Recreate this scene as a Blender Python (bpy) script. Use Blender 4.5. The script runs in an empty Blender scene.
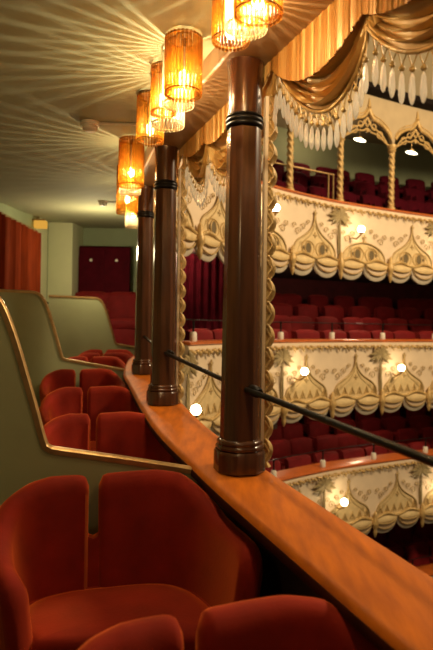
import bpy, bmesh, math, random
from mathutils import Vector
random.seed(7)
C = bpy.context.scene.collection
F = 560.0                      # focal length in pixels of the 433 x 650 photograph
EYE = 1.5                      # everything is laid out relative to eye height, then lifted by EYE
ROLL = math.radians(.9)        # the camera is held very slightly tilted
def P(px, py, Y):
    a, b = px-216.5, 325-py
    return ((a*math.cos(ROLL)-b*math.sin(ROLL))/F*Y, Y, (a*math.sin(ROLL)+b*math.cos(ROLL))/F*Y)
def lerp(a, b, t): return a+(b-a)*t
def interp(tab, x):
    if x <= tab[0][0]: (a, b), (c, d) = tab[0], tab[1]
    elif x >= tab[-1][0]: (a, b), (c, d) = tab[-2], tab[-1]
    else:
        for i in range(len(tab)-1):
            if tab[i][0] <= x <= tab[i+1][0]: (a, b), (c, d) = tab[i], tab[i+1]; break
    return b+(d-b)*(x-a)/(c-a)
def catmull(pts, n=8):
    out = []; Q = [Vector(p) for p in pts]
    Q = [2*Q[0]-Q[1]]+Q+[2*Q[-1]-Q[-2]]
    for i in range(1, len(Q)-2):
        p0, p1, p2, p3 = Q[i-1:i+3]
        for k in range(n):
            t = k/n
            out.append(0.5*((2*p1)+(p2-p0)*t+(2*p0-5*p1+4*p2-p3)*t*t+(3*p1-p0-3*p2+p3)*t**3))
    out.append(Q[-2]); return out
def resample(pts, n):
    pts = [Vector(p) for p in pts]; L = [0]
    for a, b in zip(pts, pts[1:]): L.append(L[-1]+(b-a).length)
    out = []; j = 0
    for i in range(n):
        s = L[-1]*i/(n-1)
        while j < len(L)-2 and L[j+1] < s: j += 1
        out.append(pts[j].lerp(pts[j+1], (s-L[j])/max(1e-9, L[j+1]-L[j])))
    return out

# ------------------------------------------------------------------ mesh builder
class MB:
    def __init__(s): s.v = []; s.f = []
    def add(s, vs, fs):
        o = len(s.v); s.v += [tuple(v) for v in vs]; s.f += [tuple(o+i for i in f) for f in fs]; return s
    def grid(s, rows, cu=False, cv=False):
        n, m = len(rows), len(rows[0]); fs = []
        for i in range(n if cu else n-1):
            for j in range(m if cv else m-1):
                a, b = i, (i+1) % n; c, d = j, (j+1) % m
                fs.append((a*m+c, b*m+c, b*m+d, a*m+d))
        return s.add([p for r in rows for p in r], fs)
    def sweep(s, rings, cap=True):           # list of closed rings
        m = len(rings[0]); o = len(s.v); s.grid(rings, cv=True)
        if cap:
            s.f.append(tuple(o+i for i in range(m))); k = o+(len(rings)-1)*m
            s.f.append(tuple(k+i for i in reversed(range(m))))
        return s
    def tube(s, path, r, n=6, cap=True, closed=False, sq=1.0):
        path = [Vector(p) for p in path]; rings = []; up = None; N = len(path)
        for i, p in enumerate(path):
            if closed: t = path[(i+1) % N]-path[i-1]
            else: t = path[min(i+1, N-1)]-path[max(i-1, 0)]
            if t.length < 1e-9: t = Vector((0, 0, 1))
            t.normalize()
            if up is None:
                up = Vector((0, 0, 1)) if abs(t.z) < .9 else Vector((1, 0, 0))
            up = (up-t*up.dot(t))
            if up.length < 1e-6: up = Vector((0, 1, 0))-t*t.y
            up.normalize(); b = t.cross(up); rr = r[i] if isinstance(r, (list, tuple)) else r
            rings.append([p+up*math.cos(a)*rr+b*math.sin(a)*rr*sq for a in [2*math.pi*k/n for k in range(n)]])
        if closed: s.grid(rings, cu=True, cv=True); return s
        return s.sweep(rings, cap)
    def lathe(s, prof, c=(0, 0, 0), n=16, lob=None):
        rings = []
        for k, (r, z) in enumerate(prof):
            rings.append([(c[0]+math.cos(a)*r, c[1]+math.sin(a)*r, c[2]+z) for a in [2*math.pi*i/n for i in range(n)]])
        return s.sweep(rings, True)
    def ball(s, c, r, n=10, sz=1.0):
        k = max(4, n//2)
        return s.lathe([(max(1e-4, r*math.sin(math.pi*i/k)), -r*sz*math.cos(math.pi*i/k)) for i in range(k+1)], c, n)
    def box(s, a, b):
        x0, y0, z0 = a; x1, y1, z1 = b
        return s.add([(x0,y0,z0),(x1,y0,z0),(x1,y1,z0),(x0,y1,z0),(x0,y0,z1),(x1,y0,z1),(x1,y1,z1),(x0,y1,z1)],
                     [(0,3,2,1),(4,5,6,7),(0,1,5,4),(1,2,6,5),(2,3,7,6),(3,0,4,7)])
    def slab(s, top, bot):                   # two matching polygons -> closed prism
        n = len(top); return s.add(list(top)+list(bot), [tuple(range(n)), tuple(reversed(range(n, 2*n)))]+[(i, i+n, (i+1) % n+n, (i+1) % n) for i in range(n)])
    def build(s, name, mat, parent=None, label=None, smooth=40, bevel=0, local=False):
        me = bpy.data.meshes.new(name)
        off = Vector((0, 0, 0))
        if parent is not None and not local:
            p = parent
            while p is not None: off += p.location; p = p.parent
        me.from_pydata([tuple(Vector(v)-off) for v in s.v], [], s.f)
        bm = bmesh.new(); bm.from_mesh(me); bmesh.ops.recalc_face_normals(bm, faces=bm.faces); bm.to_mesh(me); bm.free()
        me.materials.append(mat)
        if smooth: me.shade_smooth(); me.set_sharp_from_angle(angle=math.radians(smooth))
        o = bpy.data.objects.new(name, me); C.objects.link(o)
        if parent is not None: o.parent = parent
        if label: o['label'] = label
        if bevel:
            b = o.modifiers.new('Bevel', 'BEVEL'); b.width = bevel; b.segments = 3; b.limit_method = 'ANGLE'
        return o
def tag(o, label, cat, group=None):
    o['label'] = label; o['category'] = cat
    if group: o['group'] = group
    return o
def thing(name, label, cat, loc=(0, 0, 0), rz=0, group=None):
    o = bpy.data.objects.new(name, None); C.objects.link(o); o.location = loc; o.rotation_euler = (0, 0, rz)
    o.empty_display_size = .05
    return tag(o, label, cat, group)
def structure(o): o['kind'] = 'structure'; return o
def copy_tree(o, parent=None):
    c = o.copy(); C.objects.link(c)
    if parent is not None: c.parent = parent
    for ch in list(o.children): copy_tree(ch, c)
    return c
ORD = ['first','second','third','fourth','fifth','sixth','seventh','eighth','ninth','tenth','eleventh','twelfth','thirteenth','fourteenth','fifteenth','sixteenth','seventeenth','eighteenth','nineteenth','twentieth','twenty-first','twenty-second','twenty-third','twenty-fourth']

# ------------------------------------------------------------------ materials
def mat(name, col, rough=.5, metal=0, var=.0, scale=8, bump=0, bscale=60, sheen=0, sheen_tint=(1, 1, 1), coat=0, stretch=None, col2=None, spec=.5):
    m = bpy.data.materials.new(name); m.use_nodes = True; nt = m.node_tree; b = nt.nodes['Principled BSDF']
    b.inputs['Roughness'].default_value = rough; b.inputs['Metallic'].default_value = metal
    b.inputs['Specular IOR Level'].default_value = spec
    tc = nt.nodes.new('ShaderNodeTexCoord'); mp = nt.nodes.new('ShaderNodeMapping')
    nt.links.new(tc.outputs['Object'], mp.inputs['Vector'])
    if stretch: mp.inputs['Scale'].default_value = stretch
    no = nt.nodes.new('ShaderNodeTexNoise'); no.inputs['Scale'].default_value = scale; no.inputs['Detail'].default_value = 5
    nt.links.new(mp.outputs['Vector'], no.inputs['Vector'])
    r = nt.nodes.new('ShaderNodeValToRGB'); r.color_ramp.elements[0].position = .3; r.color_ramp.elements[1].position = .7
    c2 = col2 or tuple(c*(1-var) for c in col)
    r.color_ramp.elements[0].color = (*c2, 1); r.color_ramp.elements[1].color = (*col, 1)
    nt.links.new(no.outputs['Fac'], r.inputs['Fac']); nt.links.new(r.outputs['Color'], b.inputs['Base Color'])
    if bump:
        n2 = nt.nodes.new('ShaderNodeTexNoise'); n2.inputs['Scale'].default_value = bscale; nt.links.new(mp.outputs['Vector'], n2.inputs['Vector'])
        bp = nt.nodes.new('ShaderNodeBump'); bp.inputs['Strength'].default_value = bump; bp.inputs['Distance'].default_value = .01
        nt.links.new(n2.outputs['Fac'], bp.inputs['Height']); nt.links.new(bp.outputs['Normal'], b.inputs['Normal'])
    if sheen:
        b.inputs['Sheen Weight'].default_value = sheen; b.inputs['Sheen Tint'].default_value = (*sheen_tint, 1); b.inputs['Sheen Roughness'].default_value = .45
    if coat: b.inputs['Coat Weight'].default_value = coat; b.inputs['Coat Roughness'].default_value = .12
    return m
def emit(name, col, s):
    m = bpy.data.materials.new(name); m.use_nodes = True; nt = m.node_tree; nt.nodes.clear()
    e = nt.nodes.new('ShaderNodeEmission'); e.inputs[0].default_value = (*col, 1); e.inputs[1].default_value = s
    o = nt.nodes.new('ShaderNodeOutputMaterial'); nt.links.new(e.outputs[0], o.inputs[0]); return m
def bulbglass(name, col, e):
    m = bpy.data.materials.new(name); m.use_nodes = True; nt = m.node_tree; nt.nodes.clear()
    t = nt.nodes.new('ShaderNodeBsdfTransparent'); g = nt.nodes.new('ShaderNodeEmission'); g.inputs[0].default_value = (*col, 1); g.inputs[1].default_value = e
    a = nt.nodes.new('ShaderNodeAddShader'); nt.links.new(t.outputs[0], a.inputs[0]); nt.links.new(g.outputs[0], a.inputs[1])
    o = nt.nodes.new('ShaderNodeOutputMaterial'); nt.links.new(a.outputs[0], o.inputs[0]); return m
def glass(name, tint, trans, diff, gl=.12):  # thin fluted lamp glass: see-through, scattering and glossy at once
    m = bpy.data.materials.new(name); m.use_nodes = True; nt = m.node_tree; nt.nodes.clear()
    t = nt.nodes.new('ShaderNodeBsdfTransparent'); t.inputs[0].default_value = (*trans, 1)
    d = nt.nodes.new('ShaderNodeBsdfTranslucent'); d.inputs[0].default_value = (*tint, 1)
    g = nt.nodes.new('ShaderNodeBsdfGlossy'); g.inputs[1].default_value = .15; g.inputs[0].default_value = (1, .95, .85, 1)
    a = nt.nodes.new('ShaderNodeMixShader'); a.inputs[0].default_value = diff; nt.links.new(t.outputs[0], a.inputs[1]); nt.links.new(d.outputs[0], a.inputs[2])
    b = nt.nodes.new('ShaderNodeMixShader'); b.inputs[0].default_value = gl; nt.links.new(a.outputs[0], b.inputs[1]); nt.links.new(g.outputs[0], b.inputs[2])
    o = nt.nodes.new('ShaderNodeOutputMaterial'); nt.links.new(b.outputs[0], o.inputs[0]); return m
M = dict(
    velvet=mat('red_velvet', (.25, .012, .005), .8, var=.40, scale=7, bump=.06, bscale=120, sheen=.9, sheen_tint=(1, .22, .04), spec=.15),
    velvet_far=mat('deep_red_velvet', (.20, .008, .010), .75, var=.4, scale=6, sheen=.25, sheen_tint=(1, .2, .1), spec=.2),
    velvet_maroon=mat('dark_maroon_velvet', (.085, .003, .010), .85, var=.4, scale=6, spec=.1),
    ledge=mat('varnished_orange_wood', (.56, .142, .004), .55, var=.0, col2=(.36, .085, .005), scale=5, coat=0, spec=.2, stretch=(6, 1.2, 6), bump=.06, bscale=20),
    nose=mat('dark_ledge_edge', (.07, .016, .005), .7, var=.4, scale=12, spec=.1),
    mahogany=mat('dark_mahogany', (.10, .034, .012), .26, var=.55, scale=4, stretch=(9, 9, .7), coat=.5),
    soffit=mat('brown_beam_paint', (.25, .135, .055), .45, var=.2, scale=6),
    ceiling=mat('olive_cream_ceiling', (.385, .385, .235), .8, var=.12, scale=1.6, bump=.05, bscale=40),
    green=mat('sage_green_paint', (.33, .38, .22), .7, var=.12, scale=3),
    green_light=mat('pale_green_paint', (.66, .67, .42), .7, var=.08, scale=3),
    panel=mat('olive_partition_paint', (.33, .34, .18), .55, var=.15, scale=3),
    brass=mat('worn_brass', (.48, .30, .12), .36, .7, var=.35, scale=20),
    gold=mat('gilded_plaster', (.68, .45, .17), .42, .18, var=.40, scale=25, bump=.3, bscale=90),
    gold_dark=mat('old_dark_gilding', (.56, .38, .15), .5, .15, var=.4, scale=30),
    cream=mat('cream_plaster', (.80, .63, .43), .65, var=.1, scale=5, bump=.1, bscale=50),
    cream_edge=mat('grey_cream_plaster', (.62, .54, .40), .65, var=.2, scale=12),
    field=mat('golden_painted_ground', (.74, .55, .27), .6, var=.2, scale=14),
    palm=mat('olive_gilding', (.33, .24, .10), .6, .1, var=.3, scale=20),
    eye=mat('olive_brown_recess', (.17, .12, .05), .7, var=.3),
    redwall=mat('dark_red_wall_cloth', (.09, .008, .010), .85, var=.4, scale=5),
    dark=mat('dark_recess', (.05, .035, .02), .8, var=.3),
    black=mat('black_painted_steel', (.012, .010, .009), .4, 0, var=.3, spec=.25),
    satin=mat('bronze_gold_satin', (.70, .44, .15), .42, .12, var=.25, scale=7, stretch=(1, 1, .4), sheen=.4, sheen_tint=(1, .8, .4), bump=.08, bscale=50),
    pleat=mat('gold_pleated_satin', (.50, .26, .065), .42, .3, var=.25, scale=14, stretch=(1, 1, .2)),
    white=mat('ivory_plastic', (.80, .74, .62), .5, var=.06),
    rim=mat('red_orange_rim_wood', (.60, .14, .022), .4, var=.25, scale=10, coat=.3),
    carpet=mat('dark_red_carpet', (.05, .012, .010), .95, var=.4, scale=40),
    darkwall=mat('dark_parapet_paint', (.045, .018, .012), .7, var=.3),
    curtain=mat('red_curtain', (.25, .034, .006), .8, var=.4, scale=6, stretch=(8, 8, .6), spec=.1),
    auditorium=mat('tan_auditorium_ceiling', (.36, .29, .17), .8, var=.15, scale=2),
    tan=mat('tan_spandrel_paint', (.46, .35, .20), .75, var=.12, scale=5),
    band=mat('dark_brown_cornice', (.010, .006, .004), .8, var=.3, spec=.1),
    cl_glass=glass('clear_fluted_glass', (1, .90, .70), (.74, .68, .54), .30, .12),
    am_glass=glass('amber_fluted_glass', (.95, .56, .12), (.74, .49, .16), .16, .07),
    crystal=glass('cut_crystal', (1, .98, .94), (.98, .96, .92), .82, .22),
    bulb=bulbglass('lit_lamp_bulb', (1, .80, .46), 12),
    sconce=emit('lit_sconce_bulb', (1, .78, .46), 38),
    arc=emit('lit_arcade_lamp', (1, .84, .52), 9),
    amberlamp=emit('lit_amber_wall_lamp', (1, .50, .07), .7),
)

# ------------------------------------------------------------------ plan of the house
# the horseshoe: inner (left) edge of the ledge, then the balcony front that turns to the right
LI = catmull([(.77, .05), (.665, .33), (.515, .72), (.362, 1.08), (.188, 1.5), (.022, 1.906), (-.088, 2.2), (-.33, 2.9), (-.637, 4.12), (-.79, 4.8), (-.80, 5.5), (-.50, 6.25), (.05, 7.12), (.68, 7.87)], 6)
TC = catmull([(-.60, 4.75), (-.54, 5.4), (-.22, 6.15), (.28, 6.95), (.9, 7.62), (1.45, 8.07), (2.02, 8.45), (3.6, 9.28), (5.5, 10.0), (7.6, 10.5)], 24)
TL = [0]
for a, b in zip(TC, TC[1:]): TL.append(TL[-1]+(b-a).length)
def tc(s):
    s = max(0, min(TL[-1]-1e-6, s))
    lo, hi = 0, len(TL)-1
    while hi-lo > 1:
        m = (lo+hi)//2
        if TL[m] <= s: lo = m
        else: hi = m
    p = TC[lo].lerp(TC[hi], (s-TL[lo])/(TL[hi]-TL[lo]))
    a, b = TC[max(0, lo-6)], TC[min(len(TC)-1, hi+6)]
    t = (b-a).normalized(); return p, t, Vector((t.y, -t.x))
def tmap(s, w, z):
    p, t, n = tc(s); q = p+n*w; return (q.x, q.y, z)
def bmap(s, w, z):               # as tmap, but kept out of the side gallery
    p, t, n = tc(s)
    if w < 0 and n.x > 1e-3 and p.x+n.x*w < -.55: w = min(0, (-.55-p.x)/n.x)
    q = p+n*w; return (q.x, q.y, z)
def s_at_px(px):
    best = min(range(len(TC)), key=lambda i: abs(216.5+F*TC[i].x/TC[i].y-px)); return TL[best]
ZL = [(0, -.551-.0536*2.1), (2.1, -.551), (4.62, -.416), (5.0, -.37), (5.5, -.30), (6.15, -.235), (7.0, -.215), (12, -.215)]
def zl(Y): return interp(ZL, Y)
def zc(Y): return 1.085+.058*(Y-2.1)          # gallery ceiling
def zb(Y): return 1.0+.0536*(Y-2.1)           # beam soffit
def li_x(Y): return interp(sorted([(p.y, p.x) for p in LI]), Y)
def off(path, d):
    out = []
    for i, p in enumerate(path):
        t = (path[min(i+1, len(path)-1)]-path[max(i-1, 0)]).normalized(); out.append(p+Vector((t.y, -t.x))*d)
    return out
WL = -2.42                                     # left wall
UX = .268; UN = math.sqrt(1+UX*UX)

# ------------------------------------------------------------------ gallery shell
NEAR = [p for p in LI if p.y < 5.6]
m = MB(); rows = []
prof = [(.0, -.022), (.006, -.008), (.022, 0), (.10, .001), (.20, .001), (.252, 0), (.268, -.012), (.268, -.05), (.02, -.05)]
offs = {d: off(NEAR, d) for d in set(x for x, _ in prof)}
m.sweep([[(offs[d][i].x, offs[d][i].y, zl(NEAR[i].y)+dz) for d, dz in prof] for i in range(len(NEAR))])
ledge = thing('ledge', 'wide varnished orange wooden ledge running the length of the side gallery', 'ledge', (.1, 2, zl(2)))
m.build('ledge_board', M['ledge'], ledge, smooth=50)
m = MB(); a, b = off(NEAR, -.001), off(NEAR, .026)
m.sweep([[(b[i].x, b[i].y, zl(p.y)-.015), (a[i].x, a[i].y, zl(p.y)-.022), (a[i].x-.004, a[i].y, zl(p.y)-.038), (a[i].x, a[i].y, zl(p.y)-.050), (b[i].x, b[i].y, zl(p.y)-.055)] for i, p in enumerate(NEAR)])
m.build('edge_moulding', M['nose'], ledge, 'dark moulded front edge', smooth=60)
m = MB(); a, b = off(LI, .13), off(LI, .235)
m.sweep([[(a[i].x, a[i].y, zl(p.y)-.05), (b[i].x, b[i].y, zl(p.y)-.05), (b[i].x, b[i].y, zl(p.y)-1.2), (a[i].x, a[i].y, zl(p.y)-1.2)] for i, p in enumerate(LI)])
structure(m.build('wall_parapet', M['darkwall'], smooth=50))

rowsY = [1.18, 2.0, 3.10, 3.97, 4.80, 5.72, 6.28, 6.85]
edges = [.2, .72, 1.56, 2.35, 3.5, 4.36, 5.2, 6.0, 6.56, 7.1]
m = MB()
for k in range(len(edges)-1):
    y0, y1 = edges[k], edges[k+1]; Yc = rowsY[k-1] if k > 0 else .4
    z = zl(Yc)-.815 if Yc < 5.3 else -.36-.815+.02*(Yc-5.7)
    def pt(y, zz):
        xr = li_x(y)+.10; return (xr, y, zz), (WL, y-UX*(xr-WL)*.75, zz)
    (a, b), (c, d) = pt(y0, z), pt(y1, z)
    m.slab([a, c, d, b], [(p[0], p[1], -1.9) for p in (a, c, d, b)])
structure(m.build('floor', M['carpet'], smooth=0))
def floor_z(Yc): return zl(Yc)-.815 if Yc < 5.3 else -.36-.815+.02*(Yc-5.7)

m = MB(); ins = off(LI, .075)
top = []
for i, p in enumerate(ins): top.append([(p.x, p.y, zc(p.y)), (-1.0+min(0, p.x), p.y-.2, zc(p.y-.2)), (WL-.1, p.y-.5, zc(p.y-.5))])
top.append([(1.2, 8.75, zc(8.75)), (-1, 8.75, zc(8.75)), (WL-.1, 8.75, zc(8.75))])
m.grid(top); m.grid([[(x, y, z+.05) for x, y, z in r] for r in top])
structure(m.build('ceiling', M['ceiling'], smooth=30))
m = MB(); a, b = off(NEAR, .06), off(NEAR, .262)
m.sweep([[(a[i].x, a[i].y, zb(p.y)), (b[i].x, b[i].y, zb(p.y)), (b[i].x, b[i].y, zb(p.y)+.34), (a[i].x, a[i].y, zb(p.y)+.34)] for i, p in enumerate(NEAR)])
structure(m.build('trim_beam', M['soffit'], smooth=30, bevel=.012))
structure(MB().box((WL-.1, -1, -2), (WL, 8.7, 2)).build('wall_left', M['green'], smooth=0))
structure(MB().box((WL-.1, 8.62, -2), (-.62, 8.72, 2)).build('wall_rear', M['green'], smooth=0))
structure(MB().box((WL, 7.98, -1.9), (-2.07, 8.62, 1.6)).build('trim_pilaster', M['green_light'], smooth=0, bevel=.01))
structure(MB().box((WL, 7.36, -1.9), (WL+.03, 7.86, 1.6)).build('trim_wall_strip', M['green_light'], smooth=0))
structure(MB().box((WL, 3, 1.13), (WL+.07, 7.3, 1.19)).build('trim_picture_rail', M['soffit'], smooth=0))
# curtain on the left wall
m = MB(); rows = []
for i in range(90):
    y = 5.2+2.0*i/89; rows.append([(WL+.10+.05*math.sin(i*.95)+.02*math.sin(i*2.1), y, z) for z in (1.14, .6, .1, -.6, -1.1)])
m.grid(rows); m.grid([[(x-.012, y, z) for x, y, z in r] for r in rows])
cu = thing('door_curtain', 'red curtain hanging in folds from a rail on the far left wall', 'curtain', (WL+.1, 6.2, -1.1))
m.build('curtain_cloth', M['curtain'], cu, smooth=80)
MB().tube([(WL+.10, 5.15, 1.15), (WL+.10, 7.26, 1.15)], .014, 8).build('curtain_rail', M['brass'], cu, 'brown curtain rail')
w = thing('wall_lamp', 'small amber box lamp on the wall above the end of the red curtain', 'wall lamp', P(41, 225, 7.3))
x, y, z = P(41, 225, 7.3)
MB().box((x-.085, y-.05, z-.045), (x+.075, y+.05, z+.055)).build('lamp_shade', M['amberlamp'], w, bevel=.015)
MB().box((WL, y-.02, z+.055), (x+.05, y+.02, z+.075)).build('wall_bracket', M['soffit'], w)

# ------------------------------------------------------------------ columns and handrail
COLS = [(.095, 2.14), (-.322, 3.40), (-.605, 4.66)]
def column(i, x, y, label):
    z0, z1 = zl(y), zb(y)
    t = thing('column', label, 'column', (x, y, z0), group='gallery columns'); H = z1-z0
    def oct(r, z, rot=math.radians(22.5-15), cham=.28):
        pts = []
        for k in range(4):
            a = k*math.pi/2+math.radians(15)
            for sgn in (-1, 1):
                b = a+sgn*math.radians(45-22*cham/.28*.9); 
                for dd in (-.06, .06): pts.append((b+dd))
        pts.sort(); return [(x+r*math.cos(b)*1.0, y+r*math.sin(b), z) for b in pts]
    m = MB(); m.sweep([oct(lerp(.076, .066, q), z0+.10+(H-.10-.26)*q) for q in [k/8 for k in range(9)]])
    m.build('shaft', M['mahogany'], t, smooth=25)
    m = MB(); rr = [(.099, 0), (.099, .07), (.095, .078)]
    m.sweep([oct(r, z0+z) for r, z in rr]); m.build('plinth', M['mahogany'], t, smooth=25)
    m = MB(); m.sweep([oct(r, z0+z) for r, z in [(.086, .076), (.093, .084), (.093, .092), (.086, .099), (.089, .105), (.087, .112), (.079, .12)]])
    m.build('base_moulding', M['mahogany'], t, smooth=50)
    m = MB(); zz = z1-.262
    m.lathe([(.066, .008), (.072, .013), (.072, .02), (.068, .025), (.073, .031), (.073, .038), (.068, .043), (.072, .048), (.067, .055)], (x, y, zz), 24)
    m.build('neck_ring', M['black'], t, 'dark turned neck ring', smooth=60)
    m = MB(); m.lathe([(.066, .05), (.066, .16), (.067, .22), (.069, .25), (.072, .261)], (x, y, zz), 28)
    m.build('capital', M['mahogany'], t, smooth=50)
    return t
column(0, *COLS[0], 'largest dark wooden column, nearest of the row standing on the orange ledge')
column(1, *COLS[1], 'dark wooden column second along the ledge, left of the nearest column')
column(2, *COLS[2], 'farthest dark wooden column on the ledge, half hidden behind the second one')

def rail_z(y): return -.238+(.0536 if y > 2.1 else .036)*(y-2.1)
hr = thing('handrail', 'thin black metal handrail passing the columns above the ledge', 'handrail', (.12, 2.1, rail_z(2.1)))
pts = [(COLS[0][0]+.02+.345*(2.1-y) if y < 2.1 else interp([(2.1, COLS[0][0]+.01), (3.4, COLS[1][0]), (4.66, COLS[2][0])], y), y) for y in (.3, .7, 1.1, 1.5, 1.9, 2.1, 2.7, 3.4, 4.0, 4.62)]
MB().tube([(x, y, rail_z(y)) for x, y in pts], .0105, 12).build('rail', M['black'], hr, smooth=80)
for x, y in COLS[:2]:
    m = MB(); z = rail_z(y)
    d = Vector((.345, -1, -.0536)).normalized()
    c = Vector((x+.02, y, z))
    m.tube([c+d*.06, c+d*.075, c+d*.12, c+d*.135], [.017, .021, .021, .015], 12)
    m.tube([c+d*.03+Vector((0, 0, .01)), c+d*.09], [.012, .02], 10)
    m.build('rail_socket', M['black'], hr, smooth=50)

# gilded, scalloped edging fixed beside each column
def edging(x, y, ztop, zbot, label, sx):
    t = thing('carved_edging', label, 'edging', (x, y, zbot), group='gilded edgings beside the columns')
    d = Vector((1, .30)).normalized()
    def q(u, w, z): return (x+d.x*u-d.y*w, y+d.y*u+d.x*w, z)
    m = MB(); m.slab([q(0, -.012, ztop), q(.013, -.012, ztop), q(.013, .012, ztop), q(0, .012, ztop)], [q(0, -.012, zbot), q(.013, -.012, zbot), q(.013, .012, zbot), q(0, .012, zbot)])
    m.build('edging_batten', M['cream'], t, 'plain cream batten')
    m = MB(); rows = []; n = 220; H = ztop-zbot
    for i in range(n+1):
        z = ztop-H*i/n; ph = (H*i/n)/.088; fr = ph % 1
        ww = .016+.026*abs(math.sin(math.pi*fr))**.6
        rows.append([q(.012, -.010, z), q(.012+ww*.5, -.018-.006*math.sin(fr*6.28), z), q(.012+ww, -.006, z), q(.012+ww, .006, z), q(.012+ww*.5, .012, z), q(.012, .010, z)])
    m.sweep(rows)
    k = 0
    while ztop-k*.088-.05 > zbot:
        zc_ = ztop-k*.088-.044
        m.tube([q(.012, -.02, zc_+.03), q(.030, -.022, zc_), q(.012, -.02, zc_-.03)], .004, 5)
        m.ball(q(.018, -.018, zc_+.044), .006, 6); k += 1
    m.build('scalloped_carving', M['gold'], t, smooth=60)
for i, (x, y) in enumerate(COLS):
    edging(x+.078, y+.02, zb(y)-.12, zl(y)+.005, ['gilded scalloped edging down the right side of the nearest column', 'gilded scalloped edging beside the second column along the ledge', 'pale carved edging beside the farthest column on the ledge'][i], 1)

# ------------------------------------------------------------------ drapes with crystal fringe
OUT = [(-.12, 5.0), ]
def drape_line(y):  # plan line of the drapes (outer edge of the beam)
    return interp([(.3, .815), (.84, .62), (1.5, .395), (2.1, .187), (3.36, -.225), (4.62, -.52), (5.0, -.59)], y)
def drape(ys, label):
    # ys: near column, the gathered peaks, far column
    y0, y1 = ys[0], ys[-1]; NL = len(ys)-1; NC = 17 if NL == 2 else 12
    ym = (y0+y1)/2
    t = thing('drape', label, 'drape', (drape_line(ym), ym, zb(ym)), group='gold drapes over the gallery openings')
    dvec = Vector((drape_line(y1)-drape_line(y0), y1-y0, 0)).normalized(); nrm = Vector((dvec.y, -dvec.x, 0))   # outward (to the right)
    def pos(y, w, z): return (drape_line(y)+nrm.x*w, y+nrm.y*w, z)
    PK = .140 if NL == 2 else .10
    for half in range(NL):
        a, b = ys[half], ys[half+1]; ea, eb = half == 0, half == NL-1
        za, zb_ = zb(a)-(.02 if ea else PK), zb(b)-(.02 if eb else PK)
        ztopa, ztopb = zb(a)-(0 if ea else PK*.5), zb(b)-(0 if eb else PK*.5)
        def edge(p):
            s = (4*p*(1-p))**.85
            return lerp(za, zb_, p)-.195*s
        def top(p): return lerp(ztopa, ztopb, p)-(.10 if NL == 2 else .045)*4*p*(1-p)
        m = MB(); rows = []; n = 120
        for i in range(n+1):
            y = lerp(a, b, i/n); w = .005+.0028*math.sin(i*2.2)+.002*math.sin(i*.7); lo = top(i/n)-.04
            rows.append([pos(y, w, lerp(zb(y)+.01, lo, q)) for q in (0, .25, .5, .75, 1)])
        m.grid(rows); m.grid([[(x_-.004*nrm.x, y_-.004*nrm.y, c) for x_, y_, c in r] for r in rows])
        m.build('pleated_valance', M['pleat'], t, smooth=85)
        m = MB(); rows = []; NP, NQ = 40, 44
        for i in range(NP+1):
            p = i/NP; y = lerp(a, b, p); s = max(0, 4*p*(1-p)); col = []
            for j in range(NQ+1):
                q = j/NQ
                z = lerp(top(p), edge(p), q)
                fold = .052*s**.6*(abs(math.sin(q*math.pi*4.6+.5))-.6)*(.55+.45*q)+.007*s**.5*math.sin(q*2*math.pi*9+p*3)
                w = .022+.045*s**.7*math.sin(math.pi*min(1, q*.75+.1))+fold
                z += .012*s*math.cos(q*2*math.pi*4.3+.7)
                col.append(pos(y, w, z))
            rows.append(col)
        m.grid(rows)
        sw = m.build('swag', M['satin'], t, smooth=85)
        so = sw.modifiers.new('Solidify', 'SOLIDIFY'); so.thickness = .004
        path = [pos(lerp(a, b, p), .024+.045*max(0, 4*p*(1-p))**.7*math.sin(math.pi*.85)+.012*max(0, 4*p*(1-p))**.6, edge(p)-.004) for p in [i/40 for i in range(41)]]
        m = MB(); m.tube(path, .007, 8)
        # knotted net between band and beads
        full = resample(path, 2*(NC+1)+1)
        for k in range(NC):
            c = full[2*(k+1)]; l = full[2*(k+1)-1]; r = full[2*(k+1)+1]; low = Vector(c)-Vector((0, 0, .038))
            m.tube([l, low], .0022, 4); m.tube([r, low], .0022, 4)
        m.build('fringe', M['gold'], t, smooth=60)
        for k in range(NC):
            c = Vector(full[2*(k+1)])-Vector((0, 0, .044)); L = .078+.010*random.random()
            bd = MB().ball(c, .0085, 8).build('bead', M['gold'], t, smooth=80)
            m = MB(); z0 = c.z-.008
            m.lathe([(.0012, 0), (.006, -.012), (.0090, -.05*L/.09), (.0090, -.066*L/.09), (.005, -.084*L/.09), (.001, -L)], (c.x, c.y, z0), 6)
            m.build('crystal_drop', M['crystal'], t, smooth=0)
    # gathered knot at the peak
    for yk in ys[1:-1]:
        m = MB(); q = PK/.14
        for k in range(5):
            a = (k-2)*.32
            m.tube([pos(yk, .028, zb(yk)-.02), pos(yk+.012*a, .042, zb(yk)-.09*q), pos(yk+.05*a, .034, zb(yk)-.155*q)], [.014, .011, .013], 8)
        m.build('gathered_knot', M['satin'], t, smooth=80)
drape((.97, 1.535, 2.1), 'gold satin swag with large crystal drops to the right of the nearest column')
drape((2.1, 2.52, 2.94, 3.36), 'gold satin swag with crystal fringe between the two nearer columns')
drape((3.36, 3.78, 4.2, 4.62), 'half hidden gold swag between the second and the farthest column')

def point(name, loc, e, col, r):
    l = bpy.data.lights.new(name, 'POINT'); l.energy = e; l.color = col; l.shadow_soft_size = r
    o = bpy.data.objects.new(name, l); C.objects.link(o); o.location = loc; return o
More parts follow.
